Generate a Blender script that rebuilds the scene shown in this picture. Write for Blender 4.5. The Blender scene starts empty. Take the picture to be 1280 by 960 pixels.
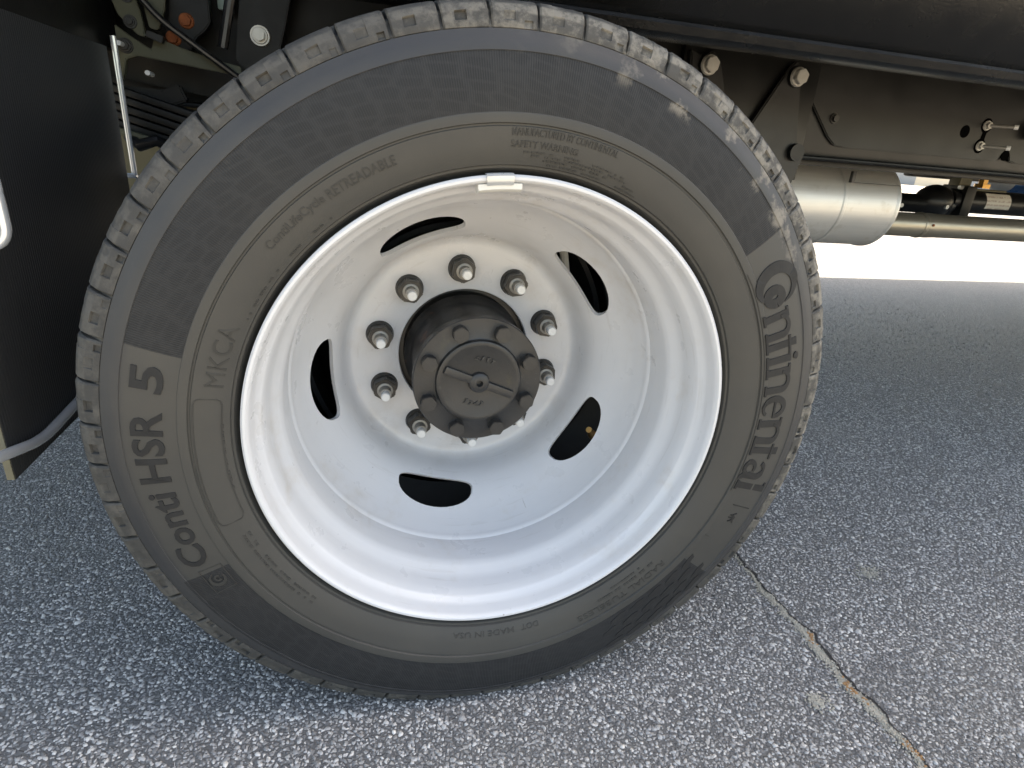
import bpy, bmesh, math, random
import numpy as np
from mathutils import Vector, Matrix
random.seed(7); rng = np.random.default_rng(11)
S = bpy.context.scene
R = math.radians
H = 0.440                                    # hub height; wheel axle runs along +Y, truck side faces -Y

# ------------------------------------------------------------------ camera
cam_d = bpy.data.cameras.new('camera'); cam = bpy.data.objects.new('camera', cam_d); S.collection.objects.link(cam)
cr = Vector((0.96886414, -0.2366332, 0.07284926)); cu_ = Vector((0.02297736, 0.37889355, 0.92515497)); cd = Vector((0.2465245, 0.89467559, -0.37253358))
M = Matrix((cr, cu_, -cd)).transposed().to_4x4(); M.translation = Vector((-0.16710, -0.63236, 0.76511))
cam.matrix_world = M
cam_d.sensor_width = 36; cam_d.lens = 20.62; cam_d.clip_start = 0.02; cam_d.clip_end = 2000
S.camera = cam
S.render.resolution_x = 1024; S.render.resolution_y = 768

# ------------------------------------------------------------------ sky, sun, exposure
SUN = Vector((0.52, 0.155, 0.82)).normalized()          # towards the sun: high, beyond the truck
W = bpy.data.worlds.new('World'); S.world = W; W.use_nodes = True
nt = W.node_tree; sky = nt.nodes.new('ShaderNodeTexSky'); sky.sky_type = 'NISHITA'; sky.sun_disc = False
sky.sun_elevation = math.asin(SUN.z); sky.sun_rotation = math.atan2(SUN.x, SUN.y)
sky.air_density = 1.0; sky.dust_density = 2.5; sky.ozone_density = 0.8
bgn = nt.nodes['Background']; bgn.inputs['Strength'].default_value = 0.13
nt.links.new(sky.outputs['Color'], bgn.inputs['Color'])
sd = bpy.data.lights.new('sun', 'SUN'); sd.energy = 4.0; sd.angle = R(0.53); sd.color = (1.0, 0.95, 0.87)
so = bpy.data.objects.new('sun', sd); S.collection.objects.link(so)
so.rotation_euler = (-SUN).to_track_quat('-Z', 'Y').to_euler(); so.location = SUN * 20
S.view_settings.view_transform = 'Standard'; S.view_settings.look = 'None'; S.view_settings.gamma = 1.0
S.view_settings.exposure = 2.34
S.view_settings.use_white_balance = True; S.view_settings.white_balance_temperature = 8050; S.view_settings.white_balance_tint = 8

# ------------------------------------------------------------------ helpers
def link(o, parent=None):
    S.collection.objects.link(o)
    if parent: o.parent = parent
    return o
def mesh_obj(name, verts, faces, mat=None, parent=None, smooth=True, angle=35):
    me = bpy.data.meshes.new(name)
    me.from_pydata([tuple(v) for v in verts], [], [tuple(f) for f in faces]); me.validate(); me.update()
    return finish(name, me, mat, parent, smooth, angle)
def finish(name, me, mat=None, parent=None, smooth=True, angle=35):
    if mat is not None and len(me.materials) == 0: me.materials.append(mat)
    if smooth:
        me.polygons.foreach_set('use_smooth', [True] * len(me.polygons))
        me.set_sharp_from_angle(angle=R(angle))
    return link(bpy.data.objects.new(name, me), parent)
def bm_obj(name, bm, mat=None, parent=None, smooth=True, angle=35):
    bmesh.ops.recalc_face_normals(bm, faces=bm.faces)
    me = bpy.data.meshes.new(name); bm.to_mesh(me); bm.free()
    return finish(name, me, mat, parent, smooth, angle)
def box_bm(bm, lo, hi, bevel=0.0, mtx=None):
    lo, hi = Vector(lo), Vector(hi); c = (lo + hi) / 2; s = hi - lo
    r = bmesh.ops.create_cube(bm, size=1.0, matrix=Matrix.Translation(c) @ Matrix.Diagonal((*s, 1)))
    vs = r['verts']
    if bevel:
        es = list({e for v in vs for e in v.link_edges})
        rr = bmesh.ops.bevel(bm, geom=es, offset=bevel, segments=2, affect='EDGES', profile=0.6)
        vs = list(set(rr['verts']) | {v for v in vs if v.is_valid})
    if mtx is not None: bmesh.ops.transform(bm, matrix=mtx, verts=[v for v in vs if v.is_valid])
def box(name, lo, hi, mat, parent, bevel=0.003, mtx=None):
    bm = bmesh.new(); box_bm(bm, lo, hi, bevel, mtx); return bm_obj(name, bm, mat, parent)
def rev(profile, n=128, closed=False, axis_y=True):
    """revolve (y, r) pairs about the axle (line x=0, z=H)"""
    v = []; f = []; m = len(profile)
    for i in range(n):
        a = 2 * math.pi * i / n; s, c = math.sin(a), math.cos(a)
        for (y, r) in profile: v.append([r * s, y, H + r * c])
    mm = m if closed else m - 1
    for i in range(n):
        j = (i + 1) % n
        for k in range(mm):
            l = (k + 1) % m
            f.append((i * m + k, i * m + l, j * m + l, j * m + k))
    return v, f
def tube(name, pts, rad, mat, parent, n=12, cap=True):
    pts = [Vector(p) for p in pts]; v = []; f = []
    up = None
    for i, p in enumerate(pts):
        t = (pts[min(i + 1, len(pts) - 1)] - pts[max(i - 1, 0)]).normalized()
        if up is None: up = t.orthogonal().normalized()
        up = (up - t * up.dot(t)).normalized(); b = t.cross(up)
        rr = rad[i] if isinstance(rad, (list, tuple)) else rad
        for k in range(n):
            a = 2 * math.pi * k / n; v.append(p + (up * math.cos(a) + b * math.sin(a)) * rr)
    for i in range(len(pts) - 1):
        for k in range(n):
            l = (k + 1) % n; f.append((i * n + k, i * n + l, (i + 1) * n + l, (i + 1) * n + k))
    if cap: f.append(tuple(range(n))[::-1]); f.append(tuple((len(pts) - 1) * n + k for k in range(n)))
    return mesh_obj(name, v, f, mat, parent)
def bend(pts, rad, n=7):
    """round the inner corners of a polyline"""
    P = [Vector(p) for p in pts]; out = [P[0]]
    for i in range(1, len(P) - 1):
        a = (P[i - 1] - P[i]).normalized(); b = (P[i + 1] - P[i]).normalized()
        p0 = P[i] + a * rad; p2 = P[i] + b * rad
        for k in range(n + 1):
            t = k / n; out.append(p0 * (1 - t) ** 2 + P[i] * 2 * t * (1 - t) + p2 * t * t)
    out.append(P[-1]); return out
def prism(name, poly, y0, y1, mat, parent, bevel=0.0015):
    """extrude an (x, z) outline from y0 to y1"""
    bm = bmesh.new(); vs = [bm.verts.new((x, y0, z)) for x, z in poly]; fc = bm.faces.new(vs)
    ex = bmesh.ops.extrude_face_region(bm, geom=[fc])
    bmesh.ops.translate(bm, vec=(0, y1 - y0, 0), verts=[g for g in ex['geom'] if isinstance(g, bmesh.types.BMVert)])
    if bevel: bmesh.ops.bevel(bm, geom=list(bm.edges), offset=bevel, segments=2, affect='EDGES')
    return bm_obj(name, bm, mat, parent)
def hexbolt_mesh(name, across, height, flange_r=0, flange_h=0, tip_r=0, tip_h=0):
    """a hex head pointing to -Y, sitting on y=0"""
    bm = bmesh.new(); rot = Matrix.Rotation(R(90), 4, 'X')
    if flange_r:
        bmesh.ops.create_cone(bm, cap_ends=True, segments=28, radius1=flange_r, radius2=flange_r * 0.9, depth=flange_h, matrix=rot @ Matrix.Translation((0, 0, flange_h / 2)))
    r = across / 2 / math.cos(R(30))
    res = bmesh.ops.create_cone(bm, cap_ends=True, segments=6, radius1=r, radius2=r, depth=height, matrix=rot @ Matrix.Translation((0, 0, flange_h * .8 + height / 2)))
    top = [e for e in {e for v in res['verts'] for e in v.link_edges}]
    bmesh.ops.bevel(bm, geom=top, offset=across * 0.045, segments=2, affect='EDGES')
    if tip_r:
        bmesh.ops.create_cone(bm, cap_ends=True, segments=18, radius1=tip_r, radius2=tip_r * .88, depth=tip_h, matrix=rot @ Matrix.Translation((0, 0, flange_h * .8 + height + tip_h / 2)))
    bmesh.ops.recalc_face_normals(bm, faces=bm.faces)
    me = bpy.data.meshes.new(name); bm.to_mesh(me); bm.free()
    me.polygons.foreach_set('use_smooth', [True] * len(me.polygons)); me.set_sharp_from_angle(angle=R(30))
    return me
def inst(name, me, loc, parent, mat=None, roty=0.0, scale=1.0):
    if len(me.materials) == 0: me.materials.append(mat)
    o = bpy.data.objects.new(name, me)
    if mat is not None: o.material_slots[0].link = 'OBJECT'; o.material_slots[0].material = mat
    o.location = loc; o.rotation_euler = (0, roty, 0); o.scale = (scale,) * 3
    return link(o, parent)
def on_wheel(deg, r, y):
    return (r * math.sin(R(deg)), y, H + r * math.cos(R(deg)))

# ------------------------------------------------------------------ materials
class N:
    """thin node-tree builder"""
    def __init__(s, name):
        s.m = bpy.data.materials.new(name); s.m.use_nodes = True; s.t = s.m.node_tree
        s.b = s.t.nodes['Principled BSDF']
    def n(s, kind, **kw):
        x = s.t.nodes.new('ShaderNode' + kind)
        for k, v in kw.items(): setattr(x, k, v)
        return x
    def set(s, sock, v):
        if isinstance(v, bpy.types.NodeSocket): s.t.links.new(v, sock)
        elif isinstance(v, (tuple, list)) and len(v) == 3 and sock.type == 'RGBA': sock.default_value = (*v, 1)
        else: sock.default_value = v
    def math(s, op, a, b=0.0, c=None, clamp=False):
        x = s.n('Math', operation=op, use_clamp=clamp); s.set(x.inputs[0], a); s.set(x.inputs[1], b)
        if c is not None: s.set(x.inputs[2], c)
        return x.outputs[0]
    def mix(s, fac, a, b, mode='MIX'):
        x = s.n('Mix', data_type='RGBA', blend_type=mode); s.set(x.inputs['Factor'], fac); s.set(x.inputs[6], a); s.set(x.inputs[7], b)
        return x.outputs[2]
    def ramp(s, fac, stops):
        x = s.n('ValToRGB'); s.set(x.inputs[0], fac); e = x.color_ramp.elements
        while len(e) < len(stops): e.new(0.5)
        for k, (p, c) in enumerate(stops):
            e[k].position = p; e[k].color = (*(c if isinstance(c, (tuple, list)) else (c,) * 3), 1)
        return x.outputs[0]
    def noise(s, scale, detail=4, rough=.55, vec=None, w=None):
        x = s.n('TexNoise'); x.inputs['Scale'].default_value = scale; x.inputs['Detail'].default_value = detail; x.inputs['Roughness'].default_value = rough
        if vec is not None: s.t.links.new(vec, x.inputs['Vector'])
        return x.outputs[0]
    def pos(s): return s.n('NewGeometry').outputs['Position']
    def step(s, x, lo, hi):
        y = s.n('MapRange', interpolation_type='SMOOTHSTEP'); s.set(y.inputs[0], x); y.inputs[1].default_value = lo; y.inputs[2].default_value = hi
        return y.outputs[0]
    def bump(s, h, strength=.4, dist=.002, normal=None):
        x = s.n('Bump'); x.inputs['Strength'].default_value = strength; x.inputs['Distance'].default_value = dist; s.set(x.inputs['Height'], h)
        if normal is not None: s.t.links.new(normal, x.inputs['Normal'])
        return x.outputs[0]
    def out(s, col=None, rough=None, metal=None, nrm=None, spec=None):
        for k, v in (('Base Color', col), ('Roughness', rough), ('Metallic', metal), ('Normal', nrm), ('Specular IOR Level', spec)):
            if v is not None: s.set(s.b.inputs[k], v)
        return s.m
def plain(name, col, rough=.5, metal=0.0, var=.25, scale=18, bump=0.0, spec=None, bscale=220):
    k = N(name); p = k.pos(); nz = k.noise(scale, 5, .6, p)
    c = k.mix(nz, tuple(x * (1 - var) for x in col), tuple(x * (1 + var) for x in col))
    r = k.math('MULTIPLY_ADD', k.noise(scale * 2.3, 3, .5, p), .24, rough - .12)
    return k.out(c, r, metal, k.bump(k.noise(bscale, 3, .6, p), bump, .001) if bump else None, spec)
def polar(k):
    x = k.n('SeparateXYZ'); k.t.links.new(k.pos(), x.inputs[0])
    dz = k.math('SUBTRACT', x.outputs[2], H)
    r = k.math('SQRT', k.math('ADD', k.math('MULTIPLY', x.outputs[0], x.outputs[0]), k.math('MULTIPLY', dz, dz)))
    th = k.math('ARCTAN2', x.outputs[0], dz)
    return r, th, x.outputs
def window(k, x, a, b, soft):
    return k.math('MULTIPLY', k.step(x, a - soft, a + soft), k.math('SUBTRACT', 1.0, k.step(x, b - soft, b + soft)))

DUST = (.26, .24, .205)
def rubber_sidewall():
    k = N('sidewall_rubber'); r, th, xyz = polar(k); p = k.pos()
    base = k.mix(k.noise(9, 5, .6, p), (.037, .037, .035), (.052, .051, .047))
    outer = k.step(r, .404, .414)                                    # clean bluish ring outside the printed band
    base = k.mix(outer, base, (.033, .034, .036))
    up = window(k, th, R(-73), R(51), .002); bot = k.math('MAXIMUM', k.math('GREATER_THAN', th, R(127)), k.math('LESS_THAN', th, R(-115)))
    band = k.math('MULTIPLY', window(k, r, .3585, .4115, .0006), up)
    bandb = k.math('MULTIPLY', window(k, r, .3585, .415, .0006), bot)
    allb = k.math('MAXIMUM', band, bandb)
    # lozenge pattern in the band, laid out along the circumference
    cv = k.n('CombineXYZ'); k.set(cv.inputs[0], k.math('MULTIPLY', th, 13)); k.set(cv.inputs[1], k.math('MULTIPLY_ADD', r, 95, k.math('MULTIPLY', th, 7)))
    vo = k.n('TexVoronoi', feature='DISTANCE_TO_EDGE'); vo.inputs['Scale'].default_value = 1.0; vo.inputs['Randomness'].default_value = .45; k.t.links.new(cv.outputs[0], vo.inputs['Vector'])
    loz = k.step(vo.outputs[0], .05, .20)
    lines = k.math('MULTIPLY_ADD', k.math('SINE', k.math('MULTIPLY', th, 1050)), .5, .5)
    bc = k.mix(k.math('MULTIPLY', loz, k.math('MULTIPLY_ADD', k.noise(14, 3, .5, p), .9, .2)), (.0245, .025, .026), (.0175, .018, .019))
    bc = k.mix(k.math('MULTIPLY', lines, .25), bc, (.048, .050, .052))
    col = k.mix(allb, base, bc)
    scuffn = k.noise(26, 6, .62, p)
    top = k.math('MULTIPLY', window(k, th, R(-62), R(75), .25), k.step(r, .398, .412))
    scuff = k.math('MULTIPLY', k.math('MULTIPLY', k.step(scuffn, .55, .66), k.step(k.noise(3.2, 3, .5, p), .44, .58)), k.math('MULTIPLY', top, k.math('MULTIPLY_ADD', window(k, th, R(0), R(75), .2), .7, .4)))
    col = k.mix(k.math('MULTIPLY', scuff, .75), col, (.22, .20, .17))
    film = k.math('MULTIPLY', k.step(k.noise(5, 4, .6, p), .42, .75), .35)
    col = k.mix(k.math('MULTIPLY', film, k.math('SUBTRACT', 1.0, k.math('MULTIPLY', allb, .7))), col, (.068, .064, .054))
    h = k.math('ADD', k.math('MULTIPLY', k.math('MULTIPLY', lines, allb), .9), k.math('MULTIPLY', k.noise(500, 2, .5, p), .35))
    rough = k.math('MULTIPLY_ADD', scuff, .25, k.math('MULTIPLY_ADD', k.noise(12, 3, .5, p), .2, .42))
    return k.out(col, rough, 0, k.bump(h, .35, .0008), k.math('MULTIPLY_ADD', allb, -.20, .34))
def rubber_tread():
    k = N('tread_rubber'); p = k.pos(); r, th, xyz = polar(k)
    base = k.mix(k.noise(14, 5, .6, p), (.032, .032, .031), (.058, .057, .054))
    d = k.math('MAXIMUM', k.step(k.noise(42, 8, .72, p), .44, .66), k.math('MULTIPLY', window(k, r, .4445, .4525, .0015), k.step(k.noise(60, 5, .7, p), .36, .58)))
    front = k.math('SUBTRACT', 1.0, k.step(xyz[1], .006, .022))
    side = k.math('MAXIMUM', k.math('MULTIPLY', window(k, th, R(-14), R(112), .45), 1.0), .26)
    dm = k.math('MULTIPLY', k.math('MULTIPLY', k.math('MULTIPLY_ADD', d, .58, .06), front), side)
    col = k.mix(dm, base, DUST)
    return k.out(col, .75, 0, k.bump(k.noise(170, 4, .7, p), .5, .0012), .25)
def paint_rim():
    k = N('rim_paint'); p = k.pos(); r, th, xyz = polar(k)
    col = k.mix(k.noise(3.5, 4, .5, p), (.535, .54, .55), (.59, .60, .62))
    vo = k.n('TexVoronoi'); vo.inputs['Scale'].default_value = 46; k.t.links.new(p, vo.inputs['Vector'])
    rsel = k.n('SeparateColor'); k.t.links.new(vo.outputs['Color'], rsel.inputs[0])
    speck = k.math('MULTIPLY', k.math('LESS_THAN', vo.outputs['Distance'], k.math('MULTIPLY', rsel.outputs[1], .07)), k.math('GREATER_THAN', rsel.outputs[0], .80))
    col = k.mix(k.math('MULTIPLY', speck, .6), col, (.18, .16, .14))
    grime = k.math('MULTIPLY', k.step(k.noise(11, 7, .68, p), .52, .78), k.math('MULTIPLY_ADD', window(k, r, .238, .292, .01), .40, .08))
    col = k.mix(grime, col, (.40, .35, .28))
    cv = k.n('CombineXYZ'); k.set(cv.inputs[0], k.math('MULTIPLY', th, 3.0)); k.set(cv.inputs[1], k.math('MULTIPLY', r, 160)); k.set(cv.inputs[2], k.math('MULTIPLY', xyz[1], 160))
    streak = k.step(k.noise(1.0, 3, .6, cv.outputs[0]), .60, .72)
    col = k.mix(k.math('MULTIPLY', streak, .22), col, (.38, .37, .35))
    hr = k.math('MULTIPLY', window(k, r, .10, .20, .02), k.step(k.noise(16, 7, .7, p), .46, .75))
    col = k.mix(k.math('MULTIPLY', hr, .26), col, (.36, .31, .26))
    cs = k.n('CombineXYZ'); k.set(cs.inputs[0], k.math('MULTIPLY', th, 60)); k.set(cs.inputs[1], k.math('MULTIPLY_ADD', r, 26, k.math('MULTIPLY', th, 9)))
    scr = k.math('MULTIPLY', k.step(k.noise(1.0, 2, .5, cs.outputs[0]), .735, .76), k.step(k.noise(7, 3, .5, p), .52, .60))
    col = k.mix(k.math('MULTIPLY', scr, .55), col, (.25, .235, .22))
    rough = k.math('MULTIPLY_ADD', k.noise(24, 4, .6, p), .20, .20)
    return k.out(col, rough, 0.0, k.bump(k.noise(420, 2, .5, p), .05, .0006), .5)
def asphalt(name, chips):
    k = N(name); p = k.pos()
    big = k.noise(.9, 4, .55, p); mid = k.noise(6, 4, .6, p)
    if chips:
        rnd = k.n('NewGeometry').outputs['Random Per Island']
        col = k.ramp(rnd, [(0.0, (.13, .13, .13)), (.26, (.28, .279, .277)), (.56, (.46, .455, .447)), (.84, (.64, .63, .61)), (1.0, (.75, .72, .67))])
        col = k.mix(k.math('MULTIPLY', k.noise(330, 3, .6, p), .34), col, (.14, .14, .142))
        col = k.mix(k.math('MULTIPLY', k.step(mid, .45, .75), .30), col, (.19, .192, .196))
        col = k.mix(k.math('MULTIPLY', k.step(big, .50, .72), .45), col, (.30, .29, .265))
        col = k.mix(k.math('MULTIPLY', k.step(k.noise(2.3, 5, .6, p), .60, .74), .45), col, (.10, .10, .105))
        return k.out(col, .50, 0, k.bump(k.noise(600, 2, .6, p), .5, .0006), .5)
    mp = k.n('Mapping'); mp.inputs['Scale'].default_value = (1, 1, .2); k.t.links.new(p, mp.inputs[0])
    vo = k.n('TexVoronoi', feature='F1'); vo.inputs['Scale'].default_value = 150; k.t.links.new(mp.outputs[0], vo.inputs['Vector'])
    ve = k.n('TexVoronoi', feature='DISTANCE_TO_EDGE'); ve.inputs['Scale'].default_value = 150; k.t.links.new(mp.outputs[0], ve.inputs['Vector'])
    sc = k.n('SeparateColor'); k.t.links.new(vo.outputs['Color'], sc.inputs[0])
    stone = k.ramp(sc.outputs[0], [(0.0, (.12, .122, .125)), (.35, (.18, .182, .185)), (.7, (.26, .258, .255)), (1.0, (.42, .41, .39))])
    gap = k.step(ve.outputs[0], .06, .22)
    col = k.mix(gap, (.115, .115, .116), stone)
    col = k.mix(k.math('MULTIPLY', k.step(big, .50, .72), .40), col, (.24, .235, .22))
    h = k.math('ADD', k.math('MULTIPLY', gap, .8), k.math('MULTIPLY', k.noise(380, 3, .6, p), .25))
    return k.out(col, .62, 0, k.bump(h, .8, .003), .4)
MAT = dict(
    side=rubber_sidewall(), tread=rubber_tread(), rim=paint_rim(), asphalt=asphalt('asphalt', False), chip=asphalt('aggregate', True),
    letter=plain('raised_letter_rubber', (.022, .0222, .0226), .58, 0, .35, 30, .25, .20),
    faint=plain('small_letter_rubber', (.035, .0345, .032), .56, 0, .3, 30, .25, .28),
    capiron=plain('black_cast_iron', (.021, .0215, .022), .42, .0, .35, 30, .35, .5),
    hub=plain('hub_iron', (.018, .017, .016), .45, .0, .4, 25, .35, .5),
    nut=plain('nut_steel', (.034, .033, .031), .40, .3, .35, 60, .3),
    stud=plain('stud_thread', (.26, .25, .23), .45, .35, .25, 90, .3),
    tip=plain('stud_tip', (.64, .65, .65), .5, .1, .15, 120, .2),
    zinc=plain('zinc_weight', (.56, .57, .57), .32, .45, .12, 30, .1),
    blackpaint=plain('black_chassis_paint', (.009, .0092, .009), .42, 0, .3, 9, .25, .35),
    railpaint=plain('frame_rail_paint', (.0085, .0086, .0084), .36, 0, .35, 6, .12, .34, 400),
    sillpaint=plain('textured_sill_paint', (.005, .005, .0048), .24, 0, .3, 9, .40, .38, 260),
    yellowbolt=plain('zinc_bolt', (.44, .425, .39), .38, .25, .2, 50, .2),
    rust=plain('rusty_bolt', (.22, .062, .018), .8, .1, .7, 90, .8),
    olive=plain('primer_bracket', (.075, .076, .050), .6, 0, .3, 12, .25, .3),
    oliveaxle=plain('axle_paint', (.085, .078, .042), .6, 0, .25, 12, .25),
    leaf=plain('leaf_spring_steel', (.020, .020, .018), .5, .2, .3, 15, .3),
    rod=plain('galvanised_rod', (.66, .69, .72), .20, .55, .05, 4, 0),
    flapedge=plain('cut_rubber_edge', (.135, .125, .085), .8, 0, .2, 40, .3),
    hose=plain('black_hose', (.010, .010, .011), .35, 0, .2, 30, .15),
    inner=plain('drum_iron', (.050, .049, .046), .42, .3, .3, 20, .3),
    innerrim=plain('inner_rim_steel', (.055, .055, .055), .45, .2, .25, 20, .2),
    brass=plain('brass', (.62, .36, .12), .32, .9, .15, 40, .1),
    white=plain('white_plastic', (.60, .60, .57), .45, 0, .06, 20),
    blue=plain('blue_plastic', (.035, .13, .33), .3, 0, .2, 12),
    body=plain('body_grey', (.10, .10, .105), .5, 0, .15, 4),
    brown=plain('brown_tank', (.12, .035, .012), .6, 0, .3, 14, .3),
    sand=plain('crack_sediment', (.40, .38, .325), .9, 0, .35, 60, 1.0, .2, 350),
    edge_shade=plain('crack_edge_shade', (.018, .018, .020), .8, 0, .3, 60, .4),  # near-black paints the shadow along the joint's raised edge
    litter=plain('orange_litter', (.34, .20, .10), .8, 0, .4, 120, .5, .2),
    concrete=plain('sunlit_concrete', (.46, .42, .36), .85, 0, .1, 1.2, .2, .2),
    apron=plain('bounce_apron_pale', (.32, .295, .26), .85, 0, .1, 1.2, .2, .2),  # paleness set for bouncing light onto the rim
    ear=plain('hanger_black', (.009, .009, .009), .38, 0, .3, 12, .2, .4),
    dark=plain('shaded_underbody_black', (.008, .008, .0075), .5, 0, .3, 14, .3, .22),  # albedo lowered to stand in for shade from the body above
    wall=plain('far_wall', (.62, .54, .42), .8, 0, .08, .5),
    greywall=plain('far_grey_wall', (.20, .22, .24), .6, 0, .08, .6),
)
def mk_steel():
    k = N('muffler_steel'); p = k.pos(); x = k.n('SeparateXYZ'); k.t.links.new(p, x.inputs[0])
    mp = k.n('Mapping'); mp.inputs['Scale'].default_value = (1.5, 60, 60); k.t.links.new(p, mp.inputs[0])
    col = k.mix(k.noise(3, 4, .6, mp.outputs[0]), (.60, .59, .56), (.74, .73, .70))
    col = k.mix(k.math('MULTIPLY', k.step(k.noise(16, 6, .65, p), .56, .72), .3), col, (.36, .31, .23))
    return k.out(col, k.math('MULTIPLY_ADD', k.noise(30, 4, .6, p), .2, .30), .55, k.bump(k.noise(90, 3, .6, p), .08, .001))
MAT['steel'] = mk_steel(); MAT['hole'] = plain('hole_shade', (.003, .003, .003), 1.0, 0, .1, 10, 0, 0.0)  # matte black paints the darkness of holes that are not cut
def mk_hub(name, col, rust, amt, rough):
    k = N(name); p = k.pos(); c = k.mix(k.noise(28, 5, .6, p), tuple(x * .65 for x in col), tuple(x * 1.4 for x in col))
    c = k.mix(k.math('MULTIPLY', k.step(k.noise(17, 6, .65, p), .60, .72), amt), c, rust)
    c = k.mix(k.math('MULTIPLY', k.step(k.noise(75, 5, .7, p), .64, .72), .4), c, (.07, .069, .064))
    return k.out(c, k.math('MULTIPLY_ADD', k.noise(40, 4, .6, p), .28, rough - .14), 0, k.bump(k.noise(260, 4, .65, p), .45, .0008), .5)
MAT['hub'] = mk_hub('hub_iron', (.0075, .007, .0065), (.17, .055, .02), .8, .42)
MAT['capiron'] = mk_hub('black_cast_iron', (.021, .0215, .022), (.06, .055, .028), .55, .42)
def mk_pipe():
    k = N('exhaust_pipe_steel'); p = k.pos()
    mp = k.n('Mapping'); mp.inputs['Scale'].default_value = (2, 50, 50); k.t.links.new(p, mp.inputs[0])
    col = k.mix(k.noise(3, 4, .6, mp.outputs[0]), (.30, .27, .21), (.43, .40, .33))
    return k.out(col, k.math('MULTIPLY_ADD', k.noise(30, 4, .6, p), .2, .28), .75, k.bump(k.noise(90, 3, .6, p), .08, .001))
MAT['pipe'] = mk_pipe()
def mk_flap():
    k = N('ribbed_flap_rubber'); p = k.pos(); x = k.n('SeparateXYZ'); k.t.links.new(p, x.inputs[0])
    rib = k.math('SINE', k.math('MULTIPLY', x.outputs[1], 1250))
    col = k.mix(k.noise(6, 4, .6, p), (.020, .0205, .021), (.034, .035, .036))
    return k.out(col, .5, 0, k.bump(k.math('MULTIPLY_ADD', rib, .5, k.math('MULTIPLY', k.noise(200, 3, .6, p), .4)), .28, .0012), .4)
MAT['flap'] = mk_flap()
def mk_sticker():
    k = N('printed_sticker'); p = k.pos(); x = k.n('SeparateXYZ'); k.t.links.new(p, x.inputs[0])
    mp = k.n('Mapping'); mp.inputs['Scale'].default_value = (1, .3, 1.0); k.t.links.new(p, mp.inputs[0])
    row = k.math('GREATER_THAN', k.math('SINE', k.math('MULTIPLY', x.outputs[2], 420)), .2)
    ink = k.math('MULTIPLY', row, k.step(k.noise(110, 3, .6, mp.outputs[0]), .42, .52))
    col = k.mix(k.math('MULTIPLY', ink, .5), (.74, .71, .64), (.34, .20, .16))
    return k.out(col, .5)
MAT['sticker'] = mk_sticker()

# ------------------------------------------------------------------ ground
def tagged(o, label=None, cat=None, kind=None, group=None):
    if label: o['label'] = label
    if cat: o['category'] = cat
    if kind: o['kind'] = kind
    if group: o['group'] = group
    return o
g = mesh_obj('asphalt_ground', [(-60, -40, 0), (60, -40, 0), (60, 14, 0), (-60, 14, 0)], [(0, 1, 2, 3)], MAT['asphalt'], smooth=False)
tagged(g, 'coarse grey asphalt with exposed pale aggregate', 'ground', 'structure')
lot = mesh_obj('concrete_lot', [(-300, 13.9, .004), (400, 13.9, .004), (400, 900, .004), (-300, 900, .004)], [(0, 1, 2, 3)], MAT['concrete'], smooth=False)
tagged(lot, 'pale sunlit concrete lot beyond the truck', 'ground', 'structure')

ap = mesh_obj('bounce_apron', [(-60, -40, .004), (60, -40, .004), (60, -.80, .004), (-60, -.80, .004)], [(0, 1, 2, 3)], MAT['apron'], smooth=False)  # out of view, added on the camera side as a warm light reflector
tagged(ap, 'added unseen pale ground that bounces light onto the wheel', 'ground', 'structure')

CRX = .586
def crack_x(y):
    return CRX + .0035 * math.sin(y * 31 + 1) + .0025 * math.sin(y * 83 + .4) + .0015 * math.sin(y * 190)
def crack_w(y):
    k = min(1.0, max(0.0, (.20 - y) / .16)); return (.30 + .70 * k) * (.0078 + .0022 * math.sin(y * 47 + 2) + .0016 * math.sin(y * 121) + .0008 * math.sin(y * 310))
ys = np.arange(-1.2, 1.4, .008)
v = []; f = []
for i, y in enumerate(ys):
    x = crack_x(y); w = crack_w(y); jl, jr = rng.normal(0, .0008, 2)
    v += [(x - w + jl, y, .0004), (x - w * .4, y, .0016), (x + w * .3, y, .0013), (x + w + jr, y, .0002)]
    if i:
        for q in range(3): a = (i - 1) * 4 + q; f.append((a, a + 1, a + 5, a + 4))
mesh_obj('crack_sediment', v, f, MAT['sand'], g)['label'] = 'pale sand filling the straight pavement joint'
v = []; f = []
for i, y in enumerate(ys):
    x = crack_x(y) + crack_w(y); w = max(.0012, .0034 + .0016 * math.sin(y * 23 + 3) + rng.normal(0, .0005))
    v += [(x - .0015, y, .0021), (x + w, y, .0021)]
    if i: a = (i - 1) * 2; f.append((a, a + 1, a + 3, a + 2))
mesh_obj('crack_edge_shade', v, f, MAT['edge_shade'], g)  # flat dark strip stands in for shadow at the joint's right edge

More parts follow.
